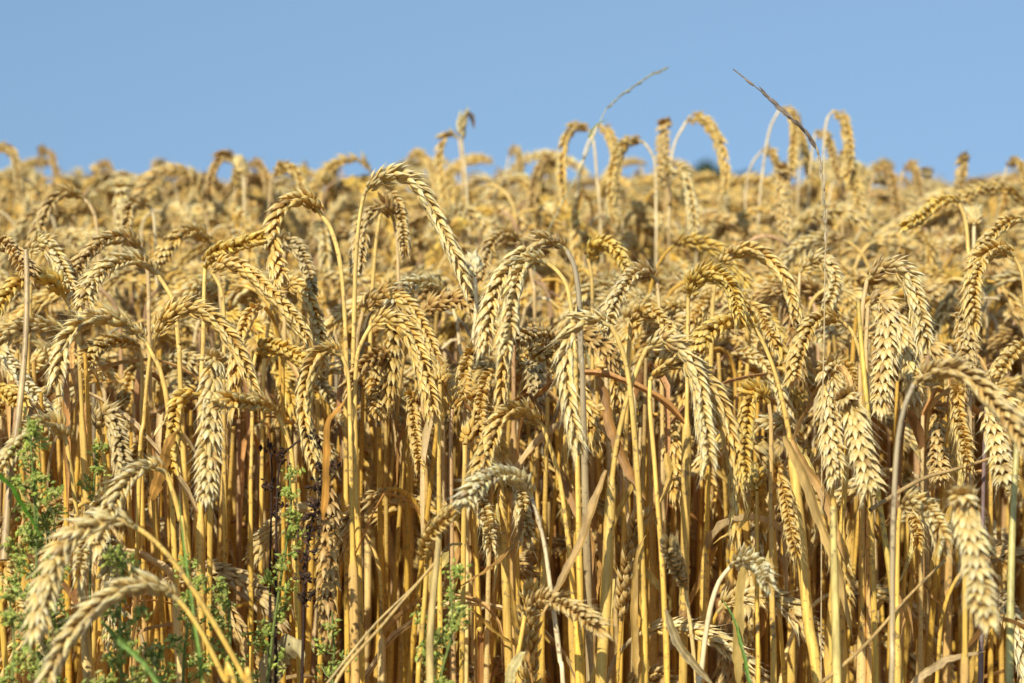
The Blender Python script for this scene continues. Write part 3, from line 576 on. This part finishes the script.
near = [(x, d) for x, d in zone(2500, 1.2, 2.15, .50) if (d > 1.4 or abs(x) > .30 * d or g.random() < .85)]
low = [(x, d) for x, d in zone(400, 1.06, 1.40, .33)]
near += [(x, d) for x, d in zone(420, .72, 1.3, .62) if abs(x) > .262 * d + .15]
scatter('wheat_crop', low + near, lib1, g, 'dense ripe wheat filling the field behind the nearest stalks', nlow=len(low), extra=[tiller(x, d, g) for x, d in zone(380, .96, 1.30, .40)])
far = zone(3300, 2.05, 4.2, .48) + zone(3200, 4.2, 11, .36) + zone(2200, 11, 60, .34)
scatter('distant_wheat_crop', far, lib2, g, 'blurred mass of ripe wheat reaching back to the skyline')

# ---------------------------------------------------------------- grass spikes
def grass_spike(label, stem, head, d, gap, col, scol, leafpts=None):
    g = np.random.default_rng(int(d * 1000)); S = smooth([at(x, y, d) for x, y in stem], 50); b = S[0].copy(); b[2] = 0
    low = np.array([S[0][0], S[0][1] + .02, 0]); S = np.vstack([smooth([low, (low + S[0]) / 2 + np.array([.004, 0, 0]), S[0]], 20)[:-1], S])
    e = empty('grass_stalk', b, uniq(label), 'grass', 'wild grass spikes above the wheat')
    mesh_obj('stem', *_off(tube(S, .00032, 6, np.array(scol)), b), M_stem, e)
    H = smooth([at(x, y, d) for x, y in head], 60); L = arclen(H)[-1]; T, B, Nn = frames(H, (.2, 1, .3)); Vb, Fb, tb = SCALES[0]; ps = [tube(H, .0004, 5, np.array(scol))]
    n = int(L / gap)
    for i in range(n):
        u = (i + .3) / n; k = int(u * 59); s = 1 if i % 2 else -1; 
        for rep in range(2):
            sd = nrm(B[k] * s + Nn[k] * g.normal(0, .6)); dd = nrm(T[k] + sd * g.uniform(.12, .55)); o = nrm(sd - dd * (sd @ dd)); W = np.cross(dd, o)
            sz = g.uniform(.0045, .0065); rd = .00055
            V = H[k] + dd * (sz * Vb[:, 2])[:, None] + o * (rd * Vb[:, 0])[:, None] + W * (rd * Vb[:, 1])[:, None]
            ps.append((V, Fb, np.tile(np.array(col) * g.uniform(.7, 1.3), (len(V), 1))))
    mesh_obj('seed_head', *_off(join(ps), b), M_husk, e)
    if leafpts:
        Pq = smooth([at(x, y, d) for x, y in leafpts], 14); t = np.linspace(0, 1, 14)
        mesh_obj('leaf', *_off(ribbon(Pq, .0022 * (1 - t**2) + .0002, (0, 1, .5), np.array((.24, .28, .10)), .4), b), M_green, e)
    return e
grass_spike('thin green-grey grass spike leaning right against the sky', [(528,330),(536,262),(556,215),(582,165),(600,122),(606,109)], [(606,109),(618,98),(632,88),(648,77),(667,68)], 1.22, .0042, (.34,.31,.17), (.40,.40,.22), [(590,138),(596,128),(609,121)])
grass_spike('dark grass spike slanting across the sky to a pale bent lower part', [(822,420),(824,340),(825,262),(826,245)], [(826,245),(825,222),(823,190),(820,162),(817,149)], .88, .0036, (.56,.46,.28), (.56,.43,.21))
top = bpy.data.objects['grass_stalk.001'] if 'grass_stalk.001' in bpy.data.objects else None
def spike_top():
    g = np.random.default_rng(5); b = np.array(top.location)
    H = smooth([at(x, y, .88) for x, y in [(817,149),(806,133),(790,117),(770,99),(752,84),(733,69)]], 70); T, B, Nn = frames(H, (.2, 1, .3)); Vb, Fb, tb = SCALES[0]
    ps = [tube(H, .0003, 5, np.array((.26, .20, .13)))]
    for i in range(20):
        u = (i + g.uniform(-.4, .4)) / 20; u = max(u, 0); k = int(u * 60); s = 1 if i % 2 else -1
        if u > .8 and i % 3: continue
        for rep in range(2 if u < .6 else 1):
            sd = nrm(B[k] * s + Nn[k] * g.normal(0, .6)); dd = nrm(T[k] + sd * g.uniform(.08, .42)); o = nrm(sd - dd * (sd @ dd)); W = np.cross(dd, o)
            V = H[k] + dd * (.0062 * Vb[:, 2])[:, None] + o * (.0007 * Vb[:, 0])[:, None] + W * (.0007 * Vb[:, 1])[:, None]
            ps.append((V, Fb, np.tile(np.array((.20, .155, .11)) * g.uniform(.5, 1.9), (len(V), 1))))
    o = mesh_obj('bent_tip', *_off(join(ps), b), M_husk, top); o['label'] = 'dark upper part of the grass spike, bent over to the left'
spike_top()

# ---------------------------------------------------------------- green weeds
def leaflets(centres, g, size, cols):
    base = np.array([(-.5, 0, 0), (-.1, .26, .06), (-.1, -.26, .06), (.5, 0, 0), (.1, 0, .16)]) # leaf-shaped fold
    n = len(centres); V = np.zeros((n, 8, 3))
    # small budded octahedron: 6 verts as quads pairs
    oct_ = np.array([(0, 0, -.6), (.34, 0, 0), (0, .34, 0), (-.34, 0, 0), (0, -.34, 0), (0, 0, .6)])
    Fq = np.array([(0, 2, 1, 1), (0, 3, 2, 2), (0, 4, 3, 3), (0, 1, 4, 4), (5, 1, 2, 2), (5, 2, 3, 3), (5, 3, 4, 4), (5, 4, 1, 1)])[:, :3]
    q = nrm(g.normal(size=(n, 3))); r = nrm(np.cross(q, g.normal(size=(n, 3)))); s = np.cross(q, r); sz = size * g.uniform(.45, 1.6, n) 
    V = centres[:, None] + sz[:, None, None] * (oct_[None, :, 0:1] * r[:, None] + oct_[None, :, 1:2] * s[:, None] + oct_[None, :, 2:3] * 1.2 * q[:, None])
    F = (Fq[None] + (np.arange(n) * 6)[:, None, None]).reshape(-1, 3)
    c = np.array(cols)[g.integers(0, len(cols), n)] * g.uniform(.7, 1.25, (n, 1)); return V.reshape(-1, 3), F, np.repeat(c, 6, axis=0)
GREENS = [(.46, .52, .10), (.56, .58, .14), (.34, .42, .08), (.66, .62, .20), (.40, .48, .10)]
DARKS = [(.05, .03, .02), (.09, .05, .03), (.03, .02, .016)]
def weed(label, pts, d, foliage_from=0.25, dens=1.0, spread=.016, dead=False, top_r=1.0):
    g = np.random.default_rng(int(pts[0][0] * 7 + pts[-1][1])); S = smooth([at(x, y, d) for x, y in pts], 60)
    b = np.array([S[0][0] + .005, S[0][1] + .01, 0.]); S = np.vstack([np.linspace(b, S[0], 14)[:-1], S]); n0 = 13
    e = empty('dead_weed' if dead else 'green_weed', b, uniq(label), 'weed', 'dead dark weeds in the wheat' if dead else 'green weeds at the foot of the wheat')
    m = M_dead if dead else M_green; sc_ = np.array((.05, .03, .022) if dead else (.26, .32, .08))
    mesh_obj('stem', *_off(tube(S, np.linspace(.0009, .0004, len(S)), 6, sc_), b), m, e)
    cen = []; ps = []; L = arclen(S); tot = L[-1] - L[n0]; step = .0085 / dens; s = L[n0] + tot * foliage_from
    while s < L[-1]:
        p = np.array([np.interp(s, L, S[:, k]) for k in range(3)]); u = (s - L[n0]) / tot; az = g.uniform(0, 6.28); up = g.uniform(.3, 1.0); ln = spread * g.uniform(.5, 1.15) * (1.1 - .6 * u)
        dr = nrm(np.array([math.cos(az), math.sin(az), up])); q = smooth([p, p + dr * ln * .6, p + dr * ln + np.array([0, 0, ln * .25])], 6)
        ps.append(tube(q, .00035, 4, sc_))
        for k in range(int(34 * dens)):
            t = g.choice([.45, .75, 1.0]) * g.uniform(.9, 1.1); cen.append(p + dr * ln * t + np.array([0, 0, ln * .2 * t]) + g.normal(0, .0021, 3) * np.array([1, 1, .8]))
        s += step * g.uniform(.6, 1.4)
    V, F, c = join([(a, f, cc) for a, f, cc in ps]); Ft = np.concatenate([F[:, [0, 1, 2]], F[:, [0, 2, 3]]])
    V2, F2, c2 = leaflets(np.array(cen), g, .0019 if not dead else .0019, DARKS if dead else GREENS)
    mesh_obj('seed_clusters' if dead else 'foliage', *_off(join([(V, Ft, c), (V2, F2, c2)]), b), m, e, flat=True)
    return e
weed('tall feathery green weed at the left edge, tip by the leaning straw', [(42,740),(38,640),(36,540),(33,480),(30,432)], .84, .05, 1.6, .015)
weed('bushy green weed left of the large blurred ear', [(62,740),(56,640),(50,570),(46,520)], .85, .0, 1.6, .018)
weed('green weed at the bottom left corner', [(10,740),(12,690),(14,640),(10,600)], .80, .1, 1.2, .014)
weed('green sprig rising between the two large blurred ears', [(124,740),(120,640),(121,580),(122,545)], .80, .0, 1.6, .015)
weed('small green sprig beside the fan-like golden base', [(92,740),(90,600),(92,510),(97,452)], .90, .82, .9, .009)
weed('green weed right of the lower blurred ear', [(182,740),(184,660),(190,600),(187,560)], .84, .0, 1.3, .014)
weed('low green weed between the blurred ears and the dark weed', [(226,740),(229,680),(230,620),(224,580)], .86, .0, 1.2, .014)
weed('low green tuft at the bottom edge under the curved straw', [(150,740),(152,700),(156,655)], .82, .0, 1.4, .015)
weed('green weed with a bright tip beside the dark seed stalk', [(262,740),(272,640),(284,560),(291,515),(290,476)], .88, .1, 1.1, .012)
weed('thin green sprig right of the dark seed stalk', [(331,740),(332,690),(334,650),(332,612)], .88, .0, 1.0, .010)
weed('green sprig at the foot of the centre knobs', [(434,740),(440,680),(452,630),(450,575)], .83, .0, 1.1, .011)
weed('small green weed low left of the centre knobs', [(424,740),(426,690),(428,655),(425,625)], .87, .0, 1.0, .010)
weed('black dead seed stalk leaning right in the left centre', [(300,740),(303,640),(304,585),(308,540),(318,500),(328,462)], .87, .50, 1.0, .0022, dead=True)
weed('wiry dark dead weed forking above the green tip', [(270,740),(270,600),(271,520),(272,470),(268,438)], .89, .75, .5, .006, dead=True)
weed('thin black twig bending right toward the orange leaf', [(276,740),(276,560),(279,470),(292,446),(312,438),(322,450),(327,478)], .885, .66, .6, .005, dead=True)

# ---------------------------------------------------------------- loose straws, blades and dry leaves leaning across the stems
def loose(name, label, pts, d0, d1, wid, col, cat, group, m=None, fold=.5, flat_leaf=True):
    n = 26; q = smooth(pts, n); dep = np.linspace(d0, d1, n); P = np.array([at(q[k, 0], q[k, 1], dep[k]) for k in range(n)]); t = np.linspace(0, 1, n)
    c = np.array(col)[None] * np.array((1.0, 1.1, .85)) * (1 + .12 * np.sin(t * 17 + d0 * 50))[:, None]
    if flat_leaf: wid = wid * .85; V, F, cc = ribbon(P, wid * (np.minimum(1, .35 + 4 * t) * (1 - t**4) + .05), (.8, -.5, .3), c, fold)
    else: V, F, cc = tube(P, wid * (1.05 - .4 * t), 8, c * (1 + .12 * np.cos(t * 23))[:, None])
    b = P[0].copy(); o = mesh_obj(name, V - b, F, cc, m or (M_leaf if flat_leaf else M_stem)); o.location = b
    o['label'] = uniq(label); o['category'] = cat; o['group'] = group; return o
GL = 'dry leaves caught between the stems'; GS = 'loose straws leaning between the stems'; GB = 'green grass sprouts'
loose('broken_straw','rosy tan straw leaning at the left edge',[(4,560),(10,480),(18,420),(25,350),(27,290),(26,250)],.84,.88,.0017,(.45,.28,.15),'straw',GS,flat_leaf=False)
loose('broken_straw','long dry straw crossing diagonally below the centre left',[(330,740),(336,682),(385,622),(432,566),(448,546),(462,544)],.80,.84,.0008,(.50,.30,.12),'straw',GS,flat_leaf=False)
loose('broken_straw','second diagonal straw lying alongside the long one',[(322,690),(370,630),(410,590),(440,560)],.82,.84,.0006,(.46,.29,.13),'straw',GS,flat_leaf=False)
loose('broken_straw','thin straw slanting up at the bottom right',[(800,700),(860,650),(905,600),(945,560)],.82,.88,.0009,(.46,.27,.12),'straw',GS,flat_leaf=False)
loose('broken_straw','thin reddish straw lying across the stems right of centre',[(870,510),(920,480),(960,468),(1010,452)],.86,.90,.0010,(.42,.25,.12),'straw',GS,flat_leaf=False)
loose('broken_straw','bare cut straw standing tall at lower right',[(838,740),(836,640),(834,560),(833,506)],.83,.84,.0021,(.60,.42,.17),'straw',GS,flat_leaf=False)
loose('broken_straw','bare cut straw left of the centre knobs',[(432,740),(430,640),(437,560),(440,520)],.82,.83,.0019,(.52,.34,.15),'straw',GS,flat_leaf=False)
loose('broken_straw','thick greenish-grey straw near the right edge',[(1008,740),(1010,640),(1012,540),(1018,420)],.80,.84,.0018,(.50,.38,.15),'straw',GS,flat_leaf=False)
loose('broken_straw','paired yellow straw rising steeply right of centre',[(905,740),(893,600),(872,450),(862,350),(858,300)],.86,.90,.0015,(.60,.38,.09),'straw',GS,flat_leaf=False)
loose('dry_leaf','orange curled leaf standing left of the paired stems',[(322,520),(324,470),(326,425),(334,412),(345,398)],.86,.85,.0022,(.50,.22,.05),'leaf',GL)
loose('dry_leaf','orange leaf folded beside the plump loose ear',[(150,500),(160,470),(168,445),(178,430)],.88,.86,.0034,(.50,.24,.07),'leaf',GL)
loose('dry_leaf','tan leaf sheath splitting down from the looped stem',[(784,436),(800,470),(818,520),(836,570),(850,640)],.87,.86,.0028,(.56,.34,.14),'leaf',GL)
loose('dry_leaf','brown leaf hanging beside the split sheath',[(792,440),(808,468),(828,500),(846,560)],.90,.88,.0026,(.46,.25,.10),'leaf',GL)
loose('dry_leaf','reddish brown leaf curling between centre stems',[(598,378),(606,395),(612,430),(628,470),(645,500)],.90,.87,.0030,(.36,.17,.06),'leaf',GL)
loose('dry_leaf','long tan leaf falling left from a stem joint at centre',[(606,470),(598,490),(585,530),(570,565),(540,620)],.86,.84,.0026,(.46,.27,.12),'leaf',GL)
loose('dry_leaf','broad brown leaf upright right of the low dull ear',[(636,683),(634,620),(638,560),(648,536)],.86,.87,.0021,(.44,.25,.08),'leaf',GL)
loose('dry_leaf','twisted grey leaf near the bottom right of centre',[(666,610),(676,640),(692,665),(712,690)],.84,.83,.0024,(.36,.25,.14),'leaf',GL)
loose('dry_leaf','short papery leaf scrap left of the low dull ear',[(508,690),(512,670),(520,655),(526,652)],.82,.82,.0030,(.56,.42,.22),'leaf',GL)
loose('dry_leaf','crumpled leaf fragment under the dark seed stalk',[(262,690),(272,660),(290,650),(300,668)],.90,.88,.0070,(.42,.32,.20),'leaf',GL)
loose('dry_leaf','twisted rust leaf at the bottom right edge',[(905,690),(925,668),(950,655),(985,650)],.84,.84,.0022,(.50,.32,.18),'leaf',GL)
loose('dry_leaf','brown leaf bending over at lower right centre',[(738,683),(738,620),(742,575),(752,566),(760,590)],.86,.86,.0030,(.52,.33,.12),'leaf',GL)
loose('dry_leaf','narrow rusty leaf in the shade left of the slanting stem',[(562,470),(575,500),(592,540),(600,600)],.95,.93,.0030,(.36,.18,.07),'leaf',GL)
loose('grass_sprout','bright green blade at the left edge',[(-20,450),(0,475),(14,490),(30,520),(44,545)],.80,.82,.0016,(.12,.26,.03),'grass',GB,M_green)
loose('grass_sprout','short green blade rising beside the rosy straw',[(36,560),(35,500),(30,440),(24,405)],.84,.85,.0011,(.16,.24,.05),'grass',GB,M_green)
loose('grass_sprout','green blade slanting to the bottom edge at left',[(100,620),(120,640),(145,665),(170,700)],.76,.74,.0016,(.16,.24,.06),'grass',GB,M_green)
loose('grass_sprout','thin green blade at the lower right of centre',[(752,690),(742,650),(732,618),(722,598)],.84,.86,.0010,(.14,.24,.04),'grass',GB,M_green)
loose('grass_sprout','slim green stalk rising through the weeds left of centre',[(205,700),(198,630),(190,560),(184,495)],.80,.83,.0011,(.18,.27,.05),'grass',GB,M_green)
for k in range(46):   # further dry leaves hanging in the shade between the stems: each at its own place
    g = np.random.default_rng(800 + k); x = 20 + (k * 997) % 1010; y = g.uniform(470, 640); d = g.uniform(.90, 1.15); hgt = g.uniform(50, 120); sl = g.normal(0, 32); tw = g.normal(0, 14)
    near_ = min(range(len(anchors)), key=lambda q: abs(anchors[q][0][0] - x) + .6 * abs(anchors[q][0][1] - y)); c = [((.58, .34, .10), 'tan'), ((.44, .22, .07), 'brown'), ((.62, .44, .18), 'buff')][g.integers(0, 3)]
    l = f'{c[1]} dry leaf hung below {anchors[near_][2]}'
    if l in USED: l = f'{c[1]} shaded leaf hung under {anchors[near_][2]}'
    if l in USED: l = f'second {c[1]} dry leaf below {anchors[near_][2]}'
    loose('dry_leaf', l, [(x, y - hgt / 2), (x + sl * .3 + tw, y - hgt * .1), (x + sl * .6 + tw, y + hgt * .2), (x + sl, y + hgt / 2)], d, d + g.normal(0, .02), g.uniform(.0012, .0026), c[0], 'leaf', GL, fold=g.uniform(.2, .9))

# ---------------------------------------------------------------- a distant dark tree whose top shows over the crop
def tree(label, xp, d, hgt, wid, seed):
    g = np.random.default_rng(seed); b = at(xp, HOR, d); b[2] = 0
    e = empty('distant_tree', b, uniq(label), 'tree', 'dark trees beyond the field')
    mesh_obj('trunk', *tube(np.array([[0, 0, 0], [.05, 0, hgt * .3], [0, .05, hgt * .6], [0, 0, hgt * .85]]), np.array([.16, .13, .08, .03]), 8, np.array((.12, .09, .06))), M_dead, e)
    cs = g.normal(size=(16, 3)) * np.array([wid * .28, wid * .28, hgt * .16]) + np.array([0, 0, hgt * .62]); pts = []
    for c in cs: pts.append(c + nrm(g.normal(size=(420, 3))) * g.uniform(.5, 1, (420, 1)) * wid * .2)
    V, F, c = leaflets(np.concatenate(pts), g, .13, [(.035, .06, .03), (.05, .08, .035), (.028, .05, .03)])
    mesh_obj('crown', V, F, c, M_tree, e, flat=True)
tree('dark green tree top glimpsed under the great open arch', 710, 70, 1.66, 2.0, 3)
tree('faint dark tree top seen left of the great arch', 690, 85, 1.25, 2.8, 4)
